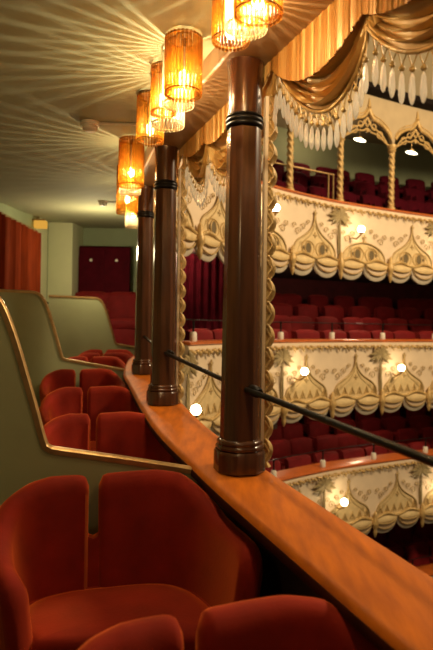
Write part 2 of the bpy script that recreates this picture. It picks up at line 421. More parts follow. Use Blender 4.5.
# ------------------------------------------------------------------ ceiling lamps: fluted glass tubes
def fluted(mb, c, r, z0, z1, n, rod):
    for k in range(n):
        a = 2*math.pi*k/n
        x, y = c[0]+r*math.cos(a), c[1]+r*math.sin(a)
        mb.tube([(x, y, z1), (x, y, z0+.004), (x, y, z0)], [rod, rod, rod*.5], 6)
def ring(mb, c, r, z, rr=.003):
    mb.tube([(c[0]+r*math.cos(a), c[1]+r*math.sin(a), z) for a in [2*math.pi*k/28 for k in range(28)]], rr, 5, closed=True)
LAMPN = 0
def lamp(y, tubes, label):
    # tubes: (px, py_bottom, Y, radius, kind)
    global LAMPN
    cx = sum(P(t[0], 0, t[2])[0] for t in tubes)/len(tubes); cy = sum(t[2] for t in tubes)/len(tubes)
    t = thing('ceiling_lamp', label, 'ceiling lamp', (cx, cy, zc(cy)), group='fluted glass lamps along the beam')
    m = MB(); m.lathe([(.05, -.0), (.05, -.012), (.03, -.02)], (cx, cy, zc(cy)), 20)
    for px, py, Y, r, kind in tubes:
        x, yy, zbm = P(px, py, Y); m.lathe([(.028, 0), (.028, -.012), (.012, -.02), (.010, -.05)], (x, yy, zc(yy)), 14)
    m.build('ceiling_plate', M['soffit'], t, 'dark metal ceiling plate')
    for px, py, Y, r, kind in tubes:
        x, yy, zbm = P(px, py, Y); ztop = zc(yy)-.016
        m = MB(); n = 30 if kind == 'c' else 28
        fluted(m, (x, yy), r, zbm, ztop, n, r*2*math.pi/n*.36)
        sh = m.build('clear_shade' if kind == 'c' else 'amber_shade', M['cl_glass'] if kind == 'c' else M['am_glass'], t, 'clear fluted glass tube' if kind == 'c' else 'amber fluted glass tube', smooth=60)
        m = MB(); ring(m, (x, yy), r, zbm+.012); m.build('shade_ring', M['brass'], sh)
        m = MB(); ring(m, (x, yy), r, ztop-.004, .004); m.build('shade_ring', M['brass'], sh)
        zbulb = lerp(zbm, ztop, .30)
        MB().ball((x, yy, zbulb), .020, 12, 1.5).build('bulb', M['bulb'], t, 'glowing bulb', smooth=80)
        l = point('filament_light', (x-cx, yy-cy, zbulb-zc(cy)), 8.5 if kind == 'c' else 2.2, (1, .80, .48) if kind == 'c' else (1, .70, .34), .0015 if kind == 'c' else .02); l.parent = t
        MB().lathe([(.009, .029), (.009, ztop-zbulb-.03)], (x, yy, zbulb), 10).build('bulb_holder', M['white'], t)
lamp(1.6, [(258, 17, 1.555, .064, 'a'), (246, 31, 1.675, .060, 'c'), (231, 43, 1.80, .058, 'a')], 'nearest fluted glass ceiling lamp, cut by the top of the photo')
lamp(2.2, [(183, 96, 2.09, .066, 'a'), (178, 107, 2.22, .060, 'c')], 'large amber fluted ceiling lamp in line with the head of the nearest column')
lamp(2.5, [(167.5, 127, 2.48, .070, 'c'), (163, 115, 2.36, .050, 'a')], 'fluted ceiling lamp just behind the large amber one')
lamp(2.7, [(150, 143, 2.72, .062, 'a')], 'single amber glass tube lamp hanging just left of the top of the second column')
lamp(3.4, [(131, 187, 3.50, .074, 'a'), (130, 194, 3.66, .066, 'c')], 'amber and clear glass ceiling lamp lower left of the single amber tube lamp')
lamp(4.1, [(127, 214, 4.25, .076, 'a')], 'small amber ceiling lamp last but one of the row, beyond the second column')
lamp(4.9, [(133, 228, 4.95, .066, 'c')], 'farthest and smallest glowing ceiling lamp left of the farthest column')

# smoke detectors with conduit
def detector(px, py, label, cend):
    Y = .963/((325-py)/F-.058); x = (px-216.5)/F*Y; z = zc(Y)
    t = thing('smoke_detector', label, 'smoke detector', (x, Y, z))
    MB().lathe([(.055, 0), (.055, -.018), (.046, -.024)], (x, Y, z), 20).build('detector_base', M['white'], t, smooth=40)
    MB().lathe([(.044, -.024), (.042, -.042), (.030, -.052), (.010, -.054)], (x, Y, z), 20).build('detector_head', M['white'], t, smooth=40)
    MB().tube([(x+.055, Y, z-.008), (x+cend, Y+.02, zc(Y+.02)-.008)], .007, 8).build('conduit', M['white'], t)
detector(87, 124, 'round white smoke detector on the ceiling nearer to the lamps', .36)
detector(101, 203, 'smaller distant smoke detector on the ceiling above the rear seats', .22)

# ------------------------------------------------------------------ partitions
def partition(R, label, length, zk, hinges=False, top=.70):
    # R: end at the ledge (x, y, z)
    t = thing('partition', label, 'partition', (R[0], R[1], zl(R[1])-.815), group='green partitions between the box rows')
    d = Vector((-1, -UX)).normalized(); n = Vector((-d.y, d.x))
    z0 = R[2]
    prof = [(-.035, -.075), (-.03, -.03), (-.008, -.006), (.03, .004), (.12, .022), (.3, .058), (.50, .095), (.545, .108), (.565, .14), (.60, .27), (.66, .48), (.69, .57), (.715, .63), (.75, .675), (.80, .695), (.90, top), (length, top+.01)]
    def q(a, z, w): return (R[0]+d.x*a+n.x*w, R[1]+d.y*a+n.y*w, z0+z*zk)
    base = -.80/zk
    m = MB()
    for w in (-.016, .016): pass
    rows = [[q(a, z, -.014), q(a, z, .014), q(a, base, .014), q(a, base, -.014)] for a, z in prof]
    m.sweep(rows); m.build('green_panel', M['panel'], t, smooth=0)
    m = MB(); path = catmull([q(a, z, 0) for a, z in prof], 4); N = len(path); rings = []
    for i, p in enumerate(path):
        tt = (path[min(N-1, i+1)]-path[max(0, i-1)]).normalized(); nn = Vector((n.x, n.y, 0)); uu = tt.cross(nn).normalized()
        if uu.z < -.2: uu = -uu
        if i > 0 and uu.dot(pu) < 0: uu = -uu
        pu = uu
        rings.append([p+nn*a+uu*b for a, b in ((-.021, -.012), (-.021, .006), (-.012, .013), (.012, .013), (.021, .006), (.021, -.012))])
    m.sweep(rings); m.build('brass_trim', M['brass'], t, 'worn brass edge trim', smooth=50)
    if hinges:
        m = MB()
        for z in (.62, .28):
            m.tube([q(length, z, -.02), q(length+.07, z, -.02)], .014, 8)
        m.build('hinge', M['black'], t, 'black hinges')
partition((-.090, 2.22, -.574), 'nearest olive green partition with brass trim, directly behind the large split-back armchair', 1.9, 1.0)
partition((-.80, 5.02, -.42), 'second green partition with rounded brown-edged top, beyond three rows of red seats', 1.55, .97)
partition((-.72, 7.12, -.355), 'pale far green partition with rounded corner, in front of the raised rear seats', 1.36, .95, True)

# ------------------------------------------------------------------ tub armchairs with split backs
SLOT = -.055; SW = .019
def half_path(sgn):
    pts = [(0, 0), (.10, -.001), (.19, -.015), (.25, -.045), (.305, -.11), (.34, -.20), (.36, -.30), (.368, -.39), (.366, -.44)] if sgn > 0 else [(0, 0), (.10, -.001), (.18, -.008), (.25, -.03), (.302, -.08), (.325, -.15), (.322, -.22), (.300, -.285), (.268, -.34)]
    out = [(sgn*x, y) for x, y in pts]
    out[0] = (SLOT+sgn*SW, 0); 
    if sgn < 0: out[1] = (-.13, .002)
    return resample([(p.x, p.y, 0) for p in catmull([(x, y, 0) for x, y in out], 10)], 46)
def chair_shell():
    m = MB()
    HR = [(0, .828), (.2, .836), (.27, .828), (.38, .762), (.46, .722), (.54, .712), (.68, .708), (.80, .68)]
    HL = [(0, .826), (.12, .832), (.17, .822), (.25, .787), (.31, .745), (.38, .70), (.45, .665), (.60, .63)]
    for sgn in (-1, 1):
        path = half_path(sgn); L = 0; rings = []
        tot = sum((b-a).length for a, b in zip(path, path[1:]))
        for i, p in enumerate(path):
            if i: L += (p-path[i-1]).length
            t = (path[min(i+1, len(path)-1)]-path[max(i-1, 0)]).normalized(); o = Vector((t.y, -t.x, 0))*(-sgn)*1.0
            if o.y < 0 and i < 8: o = -o
            o = Vector((t.y*sgn, -t.x*sgn, 0)); 
            if i < 5 and o.y < 0: o = -o
            # outward: away from the seat centre (0,-.22)
            if o.dot(Vector((p.x, p.y+.22, 0))) < 0: o = -o
            h = interp(HR if sgn > 0 else HL, L); 
            r = .035
            if L < r: h -= r-math.sqrt(max(0, r*r-(r-L)**2))
            e = tot-L
            if e < .07: h -= .07-math.sqrt(max(0, .07**2-(.07-e)**2))
            T = .043; T2 = T*.92
            if e < .03: T2 = T*max(.35, math.sqrt(max(0, 1-((.03-e)/.03)**2))); 
            if L < .012: T2 = T*max(.5, math.sqrt(max(0, 1-((.012-L)/.012)**2)))
            prof = []
            zb0 = .10
            for k in (0, 1, 2, 3): prof.append((T2*(1-.0*k), lerp(zb0, h-.05, k/3)))
            for k in range(1, 8):
                a = math.pi*k/8; prof.append((T2*math.cos(a), h-.05+.05*math.sin(a)))
            for k in (3, 2, 1, 0): prof.append((-T2, lerp(zb0, h-.05, k/3)))
            rings.append([(p.x+o.x*(d+.13*(z-.45)), p.y+o.y*(d+.13*(z-.45)), z) for d, z in prof])
        m.sweep(rings)
    # joining piece below the slot
    rings = []
    for x in (SLOT-SW-.014, SLOT-SW, SLOT, SLOT+SW, SLOT+SW+.014):
        h = .625-(0 if abs(x-SLOT) > .03 else .012*math.cos((x-SLOT)/SW*1.3))
        rings.append([(x, d+.13*(z-.45), z) for d, z in [(.034, .1), (.034, h-.02), (.02, h), (-.02, h), (-.022, h-.01), (-.022, .1)]])
    m.sweep(rings)
    return m
def chair_cushion():
    m = MB(); R = half_path(1)[4:]; Lp = half_path(-1)[4:]
    poly = [(p.x, p.y) for p in reversed(R)]+[(p.x, p.y) for p in Lp]
    c = Vector((0, -.25)); 
    def lay(k, z): return [(c.x+(x-c.x)*k, c.y+(y-c.y)*k, z) for x, y in poly]
    rings = [lay(.90, .30), lay(.91, .40), lay(.905, .435), lay(.87, .455), lay(.75, .464), lay(.45, .468), lay(.12, .470)]
    m.sweep(rings); return m
def chair_piping():
    R = half_path(1)[4:40]; Lp = half_path(-1)[4:40]
    poly = [(p.x*.89, (p.y+.25)*.89-.25, .452) for p in reversed(R)]+[(p.x*.89, (p.y+.25)*.89-.25, .452) for p in Lp]
    return MB().tube(poly, .006, 6)
def chair_base():
    m = MB(); m.box((-.30, -.42, .0), (.30, -.02, .32)); return m
ch0 = thing('armchair', 'x', 'armchair')
cs = chair_shell().build('backrest', M['velvet'], ch0, smooth=70, local=True)
cq = chair_cushion().build('seat_cushion', M['velvet'], ch0, smooth=50, local=True)
chair_piping().build('piping', M['velvet'], cq, smooth=70, local=True)
chair_base().build('base', M['darkwall'], ch0, 'dark wooden base', local=True)
CH = [(.018, 1.18, 'split-back red velvet armchair at the bottom edge, nearest of all'),
      (-.368, 1.98, 'largest fully seen red velvet armchair with a slotted back, before the nearest partition'),
      (-.62, 3.08, 'red velvet armchair first behind the nearest brass-trimmed partition'),
      (-.87, 3.95, 'red velvet armchair second behind the nearest brass-trimmed partition'),
      (-1.13, 4.78, 'red velvet armchair third behind the nearest partition, just before the second partition'),
      (-1.25, 5.74, 'red velvet armchair first beyond the second green partition'),
      (-1.24, 6.30, 'red velvet armchair second beyond the second green partition'),
      (-1.32, 6.84, 'red velvet armchair third beyond the second partition, before the pale partition')]
for i, (x, y, lb) in enumerate(CH):
    o = ch0 if i == 0 else copy_tree(ch0)
    o.location = (x, y, floor_z(rowsY[i])); o.rotation_euler = (0, 0, math.radians(15.5 if i < 2 else 14 if i < 5 else 6))
    o['label'] = lb; o['group'] = 'split-back armchairs in the side gallery'
    if i == 0: o.scale = (.99, .97, 1); o.location.z -= .034; o.rotation_euler.z = math.radians(19)
    if i in (2, 3, 4): o.scale = (.88, .95, 1); o.location.z -= .018
    if i == 1: o.scale = (.98, 1, 1)
    if i >= 5: o.scale = (.92, .9, 1)

# ------------------------------------------------------------------ far seats
def far_seat_mesh(tall):
    h = 1.0 if tall else .90
    m = MB(); rings = []
    for i in range(9):
        x = -.235+.47*i/8; e = 1-abs(x/.235)**4; hh = h-.03-.03*(1-e)
        rings.append([(x, .20, .36), (x, .255+.03*e, .55), (x, .285, hh-.05), (x, .265, hh-.01), (x, .235, hh), (x, .205, hh-.015), (x, .185-.02*e, hh-.06), (x, .165-.035*e, .60), (x, .12, .40)])
    m.sweep(rings); return m
def make_seat(vel):
    s0 = thing('theatre_seat', 'x', 'seat')
    far_seat_mesh(False).build('backrest', vel, s0, smooth=60, local=True)
    m = MB(); m.sweep([[(x, -.24, .34), (x, -.26, .40), (x, -.24, .44+.01*(1-(x/.22)**2)), (x, 0, .45+.012*(1-(x/.22)**2)), (x, .14, .43), (x, .14, .33)] for x in [-.215+.43*i/6 for i in range(7)]])
    m.build('seat_cushion', vel, s0, smooth=50, local=True)
    for sg in (-1, 1):
        MB().box((sg*.245-.018, -.2, 0), (sg*.245+.018, .2, .60)).build('armrest', vel, s0, local=True, bevel=.01)
    return s0
PROTO = {}
def place_seat(x, y, z, rz, label, group):
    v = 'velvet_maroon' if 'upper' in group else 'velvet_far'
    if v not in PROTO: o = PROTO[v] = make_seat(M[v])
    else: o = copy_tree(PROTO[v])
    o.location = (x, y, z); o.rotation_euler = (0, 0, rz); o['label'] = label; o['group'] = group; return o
def seat_rows(tname, rows, smin, smax, label_row, pitch=.56, pxmax=455, pxmin=170):
    for k, (w, ztop) in enumerate(rows):
        L = []
        s = smin+(.26 if k % 2 else 0)
        while s < smax:
            p, t, n = tc(s); q = p+n*w; px = 216.5+F*q.x/q.y; 
            # spacing corrected for the larger radius of the rear rows
            p2, t2, n2 = tc(s+.02); q2 = p2+n2*w; stretch = (q2-q).length/.02 if (q2-q).length > 1e-4 else 1
            if pxmin < px < pxmax and q.x > -.2: L.append((px, q, math.atan2(t.y, t.x)))
            s += pitch/max(.6, stretch)
        r = [a for a in L if a[0] > 268]; g = [a for a in L if a[0] <= 221]; h = [a for a in L if 221 < a[0] <= 268]
        rn = ORD[k]+' row' if k else 'front row'
        for i, (px, q, a) in enumerate(r): place_seat(q.x, q.y, ztop-.9, a, 'dark red %s seat, %s to right of the nearest column, %s' % (tname, ORD[i], rn), '%s seats' % tname)
        for i, (px, q, a) in enumerate(reversed(g)): place_seat(q.x, q.y, ztop-.9, a, 'dark red %s seat, %s to the left of the nearest column, %s' % (tname, ORD[i], rn), '%s seats' % tname)
        for i, (px, q, a) in enumerate(h): place_seat(q.x, q.y, ztop-.9, a, 'dark red %s seat masked by the nearest column, %s' % (tname, rn), '%s seats' % tname)
def tier_floor(name, rows, smin, smax, step=.8, base=-.5, rim_z=0):
    m = MB()
    for k, (w, ztop) in enumerate(rows):
        w0 = w+.42 if k else -.05; w1 = (w-.38) if k < len(rows)-1 else w-.9; zf = ztop-.9
        if k < len(rows)-1: w1 = rows[k+1][0]+.42
        rings = []
        for i in range(41):
            s = lerp(smin, smax, i/40)
            rings.append([bmap(s, w0, zf), bmap(s, w1, zf), bmap(s, w1, min(zf, rows[0][1]-.9)-.14), bmap(s, w0, min(zf, rows[0][1]-.9)-.14)])
        m.sweep(rings)
    structure(m.build(name, M['carpet'], smooth=0))
S0 = s_at_px(150); S1 = TL[-1]
TIERS = {
 'upper balcony': dict(z=1.87, rows=[(-.60, 2.10), (-1.40, 2.58), (-2.2, 3.06), (-3.0, 3.52)], off=287, palm=1, kind='oval'),
 'middle balcony': dict(z=-.185, rows=[(-.62, -.02), (-1.42, .22), (-2.22, .47), (-3.0, .72)], off=281, palm=0, kind='tri'),
 'lower balcony': dict(z=-2.07, rows=[(-.65, -2.06), (-1.45, -1.98), (-2.25, -1.88), (-3.05, -1.78)], off=325, palm=0, kind='tri'),
 'lowest balcony': dict(z=-4.05, rows=[(-.6, -3.9), (-1.4, -3.78), (-2.2, -3.66)], off=325, palm=0, kind='tri'),
}
seat_rows('upper balcony', TIERS['upper balcony']['rows'], S0+.3, S1, '', pxmin=262)
seat_rows('middle balcony', TIERS['middle balcony']['rows'], S0+1.3, S1, '')
seat_rows('lower balcony', TIERS['lower balcony']['rows'], S0+1.2, S1, '', pxmin=262)
seat_rows('lowest balcony', TIERS['lowest balcony']['rows'], S0+1.2, S1, '', pxmin=345)
for nm, d in TIERS.items():
    tier_floor('floor_'+nm.split()[0], d['rows'], S0+.9, S1)
    # rear wall, pilasters and soffit
    rw = d['rows'][-1][0]-.75; zt = {'upper balcony': 4.5, 'middle balcony': 1.9, 'lower balcony': -.5, 'lowest balcony': -2.3}[nm]; zbt = d['rows'][0][1]-1.0
    m = MB(); m.sweep([[bmap(s, rw, zt), bmap(s, rw-.1, zt), bmap(s, rw-.1, zbt), bmap(s, rw, zbt)] for s in [lerp(S0+1.0, S1, i/40) for i in range(41)]])
    structure(m.build('wall_'+nm.split()[0], M['green'] if nm == 'upper balcony' else M['redwall'], smooth=40))
    if nm in ('upper balcony', 'middle balcony'):
        for px in (306, 400):
            s = s_at_px(px)-.6
            p, t, n = tc(s); q = p+n*rw; tx = 216.5+F*q.x/q.y
            m = MB(); m.sweep([[bmap(ss, rw+.12, zt), bmap(ss, rw, zt), bmap(ss, rw, zbt), bmap(ss, rw+.12, zbt)] for ss in (s-.16, s, s+.16)])
            structure(m.build('trim_pilaster_'+nm.split()[0], M['green_light'], smooth=0))
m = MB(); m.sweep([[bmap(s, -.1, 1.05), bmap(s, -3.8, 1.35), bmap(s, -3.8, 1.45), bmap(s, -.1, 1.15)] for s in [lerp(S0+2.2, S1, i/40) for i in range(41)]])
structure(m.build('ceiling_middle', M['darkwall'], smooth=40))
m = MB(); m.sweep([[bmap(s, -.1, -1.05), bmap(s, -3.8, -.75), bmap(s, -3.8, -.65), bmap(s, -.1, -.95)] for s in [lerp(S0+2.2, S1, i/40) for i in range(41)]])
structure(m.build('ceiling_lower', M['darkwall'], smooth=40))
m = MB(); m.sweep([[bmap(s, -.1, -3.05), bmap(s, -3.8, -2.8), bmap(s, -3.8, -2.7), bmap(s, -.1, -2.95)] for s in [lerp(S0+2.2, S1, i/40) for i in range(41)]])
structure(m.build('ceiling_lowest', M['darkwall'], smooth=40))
m = MB(); m.sweep([[bmap(s, -.06, 4.1), bmap(s, -3.9, 4.4), bmap(s, -3.9, 4.5), bmap(s, -.06, 4.2)] for s in [lerp(S0+.5, S1, i/40) for i in range(41)]])
structure(m.build('ceiling_upper', M['auditorium'], smooth=40))
# raised rear seats of the side gallery
for k, (y, ztop, xs, nm) in enumerate([(7.50, .10, (-1.28, -.78), 'lowest raised row'), (7.88, .49, (-1.80, -1.32, -.86), 'middle raised row')]):
    for i, x in enumerate(xs):
        place_seat(x, y, ztop-.9, .05, 'red rear seat, %s beyond the pale partition, %s from the pilaster' % (nm, ORD[i]), 'raised rear gallery seats')
m = MB(); m.box((-2.07, 7.15, -1.9), (-.5, 7.62, -.80)); m.box((-2.07, 7.62, -1.9), (-.5, 8.05, -.41)); m.box((-2.07, 8.05, -1.9), (-.62, 8.62, .12))
structure(m.build('floor_rear', M['carpet'], smooth=0))
for i, x in enumerate((-1.87, -1.49)):
    t = thing('high_back_seat', ['tall dark red rear seat with a round white disc, next to the pilaster', 'tall dark red rear seat with a round white disc, farther from the pilaster'][i], 'seat', (x, 8.3, .12), group='tall seats on the rear wall')
    m = MB(); m.sweep([[(x+u, 8.40, .15), (x+u, 8.42, 1.13), (x+u, 8.37, 1.15), (x+u, 8.33, 1.12), (x+u, 8.30-.02*(1-(u/.19)**2), .8), (x+u, 8.30, .15)] for u in (-.188, -.1, 0, .1, .188)])
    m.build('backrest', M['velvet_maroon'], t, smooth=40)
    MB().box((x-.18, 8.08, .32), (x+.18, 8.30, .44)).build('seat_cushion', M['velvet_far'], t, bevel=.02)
    m = MB(); m.tube([(x+.0, 8.28, .93), (x+.0, 8.265, .93)], .020, 14); m.build('number_disc', M['white'], t, 'round white disc')

# ------------------------------------------------------------------ balcony fronts
PW = 1.02
def spiral(c, r, turns, sgn, map_, w, n=22):
    return [map_(c[0]+sgn*r*(1-q*.85)*math.cos(turns*6.28*q), c[1]+r*(1-q*.85)*math.sin(turns*6.28*q), w) for q in [i/n for i in range(n+1)]]
def front(nm, d, label):
    z0 = d['z']; s00 = s_at_px(d['off']); pr = label
    # boundaries
    kmin = -int((s00-.25)/PW); ks = list(range(kmin, 8))
    ks = [k for k in ks if s00+(k+1)*PW < TL[-1]-.1 and s00+k*PW > .02]
    if nm == 'lowest balcony': ks = [k for k in ks if k >= 0]
    if nm == 'lower balcony': ks = [k for k in ks if k >= -2]
    sa, sb = s00+ks[0]*PW, s00+(ks[-1]+1)*PW
    p, _, _ = tc(s00); t = thing('balcony_parapet', label, 'balcony front', (p.x, p.y, z0-1.2))
    NS = 6*len(ks)*2
    m = MB(); rings = []
    for i in range(NS+1):
        s = lerp(sa, sb, i/NS)
        rings.append([tmap(s, w, z0+v) for w, v in [(.0, -.03), (.03, -.05), (.035, -.10), (.012, -.13), (.0, -.2), (.0, -.55), (.02, -.75), (.03, -.92), (-.04, -.92), (-.08, -.03)]])
    m.sweep(rings); m.build('front_face', M['cream'], t, smooth=60)
    m = MB(); rings = []
    for i in range(NS+1):
        s = lerp(sa, sb, i/NS); rings.append([tmap(s, w, z0+v) for w, v in [(-.27, -.03), (-.27, .0), (.03, 0), (.052, -.012), (.052, -.028), (.03, -.04)]])
    m.sweep(rings); m.build('rim', M['rim'], t, 'red-orange wooden rim', smooth=50)
    # garland under the rim
    m = MB(); s = sa+.04; i = 0
    while s < sb-.04:
        amp = .018
        m.ball(tmap(s, .045, z0-.105-amp*(i % 2)), .024+.007*random.random(), 6, .8)
        if i % 3 == 0: m.tube([tmap(s-.03, .04, z0-.085), tmap(s+.01, .05, z0-.15), tmap(s+.04, .035, z0-.18)], [.014, .012, .003], 5)
        s += .062; i += 1
    m.build('garland', M['gold'], t, smooth=80)
    for k in ks:
        a = s00+k*PW
        def mp(u, v, w): return tmap(a+u*PW, w, z0+v)
        ogee = (k+d['palm']) % 2 == 1 if d['kind'] == 'oval' else True
        if d['kind'] == 'oval': ogee = (k % 2 == 0)
        m = MB(); R = .0135
        if ogee:
            c = [(.07, -.88), (.085, -.76), (.15, -.67), (.27, -.60), (.38, -.53), (.45, -.45), (.485, -.37), (.5, -.27)]
        else:
            c = [(.07, -.88), (.09, -.78), (.17, -.68), (.30, -.62), (.42, -.59), (.5, -.585)]
        for sg in (0, 1):
            path = [mp(x if sg == 0 else 1-x, v, .026) for x, v in [(p.x, p.y) for p in catmull([(x, v, 0) for x, v in c], 5)]]
            m.tube(path, R, 6)
            c2 = [(x+(.5-x)*.16, v-.055) for x, v in c[1:-1]]
            m.tube([mp(x if sg == 0 else 1-x, v, .024) for x, v in [(p.x, p.y) for p in catmull([(x, v, 0) for x, v in c2], 4)]], R*.6, 5)
        top = c[-1][1]
        cc = sorted([(x, v) for x, v in c]); rows = []
        for i in range(25):
            u = .07+.86*i/24; x = min(u, 1-u); hv = interp(cc, x)-.02
            rows.append([mp(u, -.90, .034), mp(u, max(-.89, hv), .022)])
        f_ = MB(); f_.grid(rows); f_.grid([[tuple(Vector(q)) for q in r] for r in [[mp(.07+.86*i/24, -.90, .0), mp(.07+.86*i/24, max(-.89, interp(cc, min(.07+.86*i/24, .93-.86*i/24))-.02), .0)] for i in range(25)]]); f_.build('ogee_field', M['field'], t, 'golden ground inside the arch', smooth=60)
        m.tube([mp(.5, top-.01, .03), mp(.5, top+.06, .03)], [.018, .010], 6)
        m.tube([mp(.47, top+.02, .03), mp(.53, top+.02, .03)], .012, 6)
        cz = -.50 if ogee else -.50
        if ogee: cz = -.57
        m.tube([mp(.5, cz-.04, .028), mp(.5, cz+.04, .028)], .012, 5); m.tube([mp(.465, cz, .028), mp(.535, cz, .028)], .012, 5)
        for (cx, cv, r, sg) in [(.16, -.55, .05, 1), (.27, -.47, .04, -1), (.36, -.40, .03, 1), (.08, -.47, .035, 1), (.22, -.72, .03, 1)]:
            m.tube(spiral((cx, cv), r*1.25, 1.3, sg, mp, .024), .006, 4); m.tube(spiral((1-cx, cv), r*1.25, 1.3, -sg, mp, .024), .006, 4)
        m.build('ogee_relief' if ogee else 'arch_relief', M['gold_dark'], t, smooth=80)
        if d['kind'] == 'oval':
            for ux in (.36, .64):
                m = MB()
                el = lambda rx, rz, w, cx=ux: [mp(cx+rx*math.cos(b), -.765+rz*math.sin(b), w) for b in [6.28*j/20 for j in range(20)]]
                m.tube(el(.062, .082, .036), .010, 5, closed=True)
                m.tube(el(.125, .105, .034), .009, 5, closed=True)
                md = m.build('medallion', M['gold'], t, smooth=80)
                m = MB(); m.sweep([el(.055, .074, .024), el(.055, .074, .038)]); m.sweep([[mp(ux+sg_*(.085), -.765-.03, w), mp(ux+sg_*(.115), -.765, w), mp(ux+sg_*.085, -.765+.03, w)] for sg_ in ([-1] if ux < .5 else [1]) for w in (.022, .04)])
                m.build('medallion_eye', M['eye'], md, 'dark oval opening', smooth=40)
        else:
            m = MB()
            for j in range(6):
                ux = .14+.144*j; h = .055
                m.tube([mp(ux-.05, -.83, .034), mp(ux-.02, -.77, .034), mp(ux, -.72, .034), mp(ux+.02, -.77, .034), mp(ux+.05, -.83, .034)], .009, 5)
            lo = m.build('triangle_fretwork', M['gold'], t, smooth=80)
            for j in range(6):
                ux = .14+.144*j; m = MB()
                m.sweep([[mp(ux-.026, -.825, w), mp(ux+.026, -.825, w), mp(ux, -.765, w)] for w in (.022, .036)])
                m.build('fretwork_opening', M['gold_dark'], lo, 'dark triangular opening', smooth=40)
        # layered scallops, two lobes per panel
        for j in (0, 1):
            sc = None
            for lay, (dep, w, mt) in enumerate([(1.16, .01, 'cream_edge'), (1.085, .030, 'cream'), (1.0, .05, 'field')]):
                m = MB(); rows = []
                for i in range(15):
                    x = -1+2*i/14; u = .5*j+.25+x*.25*(1.0 if lay == 0 else .97)
                    lobe = math.sqrt(max(0, 1-x*x))**.8
                    bot = lerp(-.93, -dep, lobe); bul = w+.022*lobe
                    rows.append([mp(u, -.86, w*.6), mp(u, lerp(-.86, bot, .5), bul), mp(u, bot+.012, bul*.9), mp(u, bot, bul*.8-.012), mp(u, bot+.012, bul*.6-.03), mp(u, -.86, 0)])
                m.sweep(rows)
                if lay == 0: sc = m.build('scallop', M[mt], t, smooth=60)
                else:
                    m.build('scallop_layer', M[mt], sc, 'cream inner scallop' if lay == 1 else 'golden front scallop', smooth=60)
            m = MB()
            for dep, w in ((1.075, .06), (.99, .08)):
                m.tube([mp(.5*j+.25+x*.24, lerp(-.90, -dep, math.sqrt(max(0, 1-x*x))), w*(.55+.45*math.sqrt(max(0, 1-x*x)))) for x in [-1+2*i/14 for i in range(15)]], .010, 5)
            m.build('scallop_rope', M['gold_dark'], sc, smooth=80)
        # cornice roll above the scallops
        m = MB(); m.tube([mp(i/20, -.865-.03*math.cos(i/20*4*math.pi), .05) for i in range(21)], .022, 7); m.build('roll_moulding', M['gold'], t, smooth=80)
    for k in ks:
        a = s00+k*PW
        p, tt, n = tc(a)
        m = MB(); x, y, _ = tmap(a, .075, 0)
        m.lathe([(.004, -1.17), (.024, -1.13), (.034, -1.08), (.026, -1.04), (.050, -.99), (.060, -.93), (.036, -.88), (.03, -.80), (.004, -.76)], (x, y, z0), 10)
        m.build('corbel_drop', M['gold'], t, 'gilded pendant drop', smooth=60)
        if (k+d['palm']) % 2 == 0:
            m = MB()
            for du in (-.018, .018): m.tube([tmap(a+du, .03, z0-.80), tmap(a+du*.9, .03, z0-.5), tmap(a+du*.4, .035, z0-.26)], [.016, .012, .010], 6)
            for j in range(11):
                b = math.radians(-200+220*j/10+100) ; L = .23+.03*math.sin(j*1.7)
                ca, sa_ = math.cos(math.radians(-40+260*j/10)), math.sin(math.radians(-40+260*j/10))
                m.tube([tmap(a, .035, z0-.25), tmap(a+ca*L*.5, .05, z0-.25+sa_*L*.45), tmap(a+ca*L, .035, z0-.25+sa_*L*.75-.02)], [.016, .036, .004], 5, sq=.5)
            m.build('palm_relief', M['palm'], t, 'gilded palm tree relief', smooth=80)
    return s00, ks
fr = {}
for nm, lb in [('upper balcony', 'highest cream and gilded balcony front, with oval medallions and scallops'), ('middle balcony', 'middle cream balcony front with palm reliefs, level with the ledge'), ('lower balcony', 'lower cream balcony front showing just above the orange ledge'), ('lowest balcony', 'lowest balcony front, a sliver at the right edge below the others')]:
    fr[nm] = front(nm, TIERS[nm], lb)

# rails with white blocks on the rims
for nm in ('middle balcony', 'lower balcony', 'lowest balcony'):
    d = TIERS[nm]; s00, ks = fr[nm]; z0 = d['z']
    if nm == 'lowest balcony': ks = ks[:3]
    sa = s_at_px(176) if nm == 'middle balcony' else s_at_px(240)
    t = thing('balcony_rail', 'thin dark rail on white-footed posts along the %s rim' % nm, 'rail', tmap(s00, -.08, z0), group='rails on the balcony rims')
    MB().tube([tmap(lerp(sa, s00+4.6*PW, i/40), -.08, z0+.24) for i in range(41)], .007, 6).build('rail', M['black'], t, smooth=80)
    ss = [s00+(k)*PW+(.06 if nm == 'middle balcony' else -.6) for k in range(-3, 5)]
    if nm == 'middle balcony': ss = [s_at_px(x) for x in (198, 233, 284, 335, 386, 437)]
    elif nm == 'lower balcony': ss = [s_at_px(x) for x in (280, 328, 380, 431)]
    else: ss = [s_at_px(x) for x in (372, 420, 465)]
    for s in ss:
        x, y, _ = tmap(s, -.06, 0)
        po = MB().lathe([(.012, .10), (.012, .245)], (x, y, z0), 8).build('post', M['black'], t)
        MB().lathe([(.038, 0), (.042, .02), (.040, .09), (.030, .105)], (x, y, z0), 12).build('post_foot', M['white'], po, 'white block foot', smooth=40)

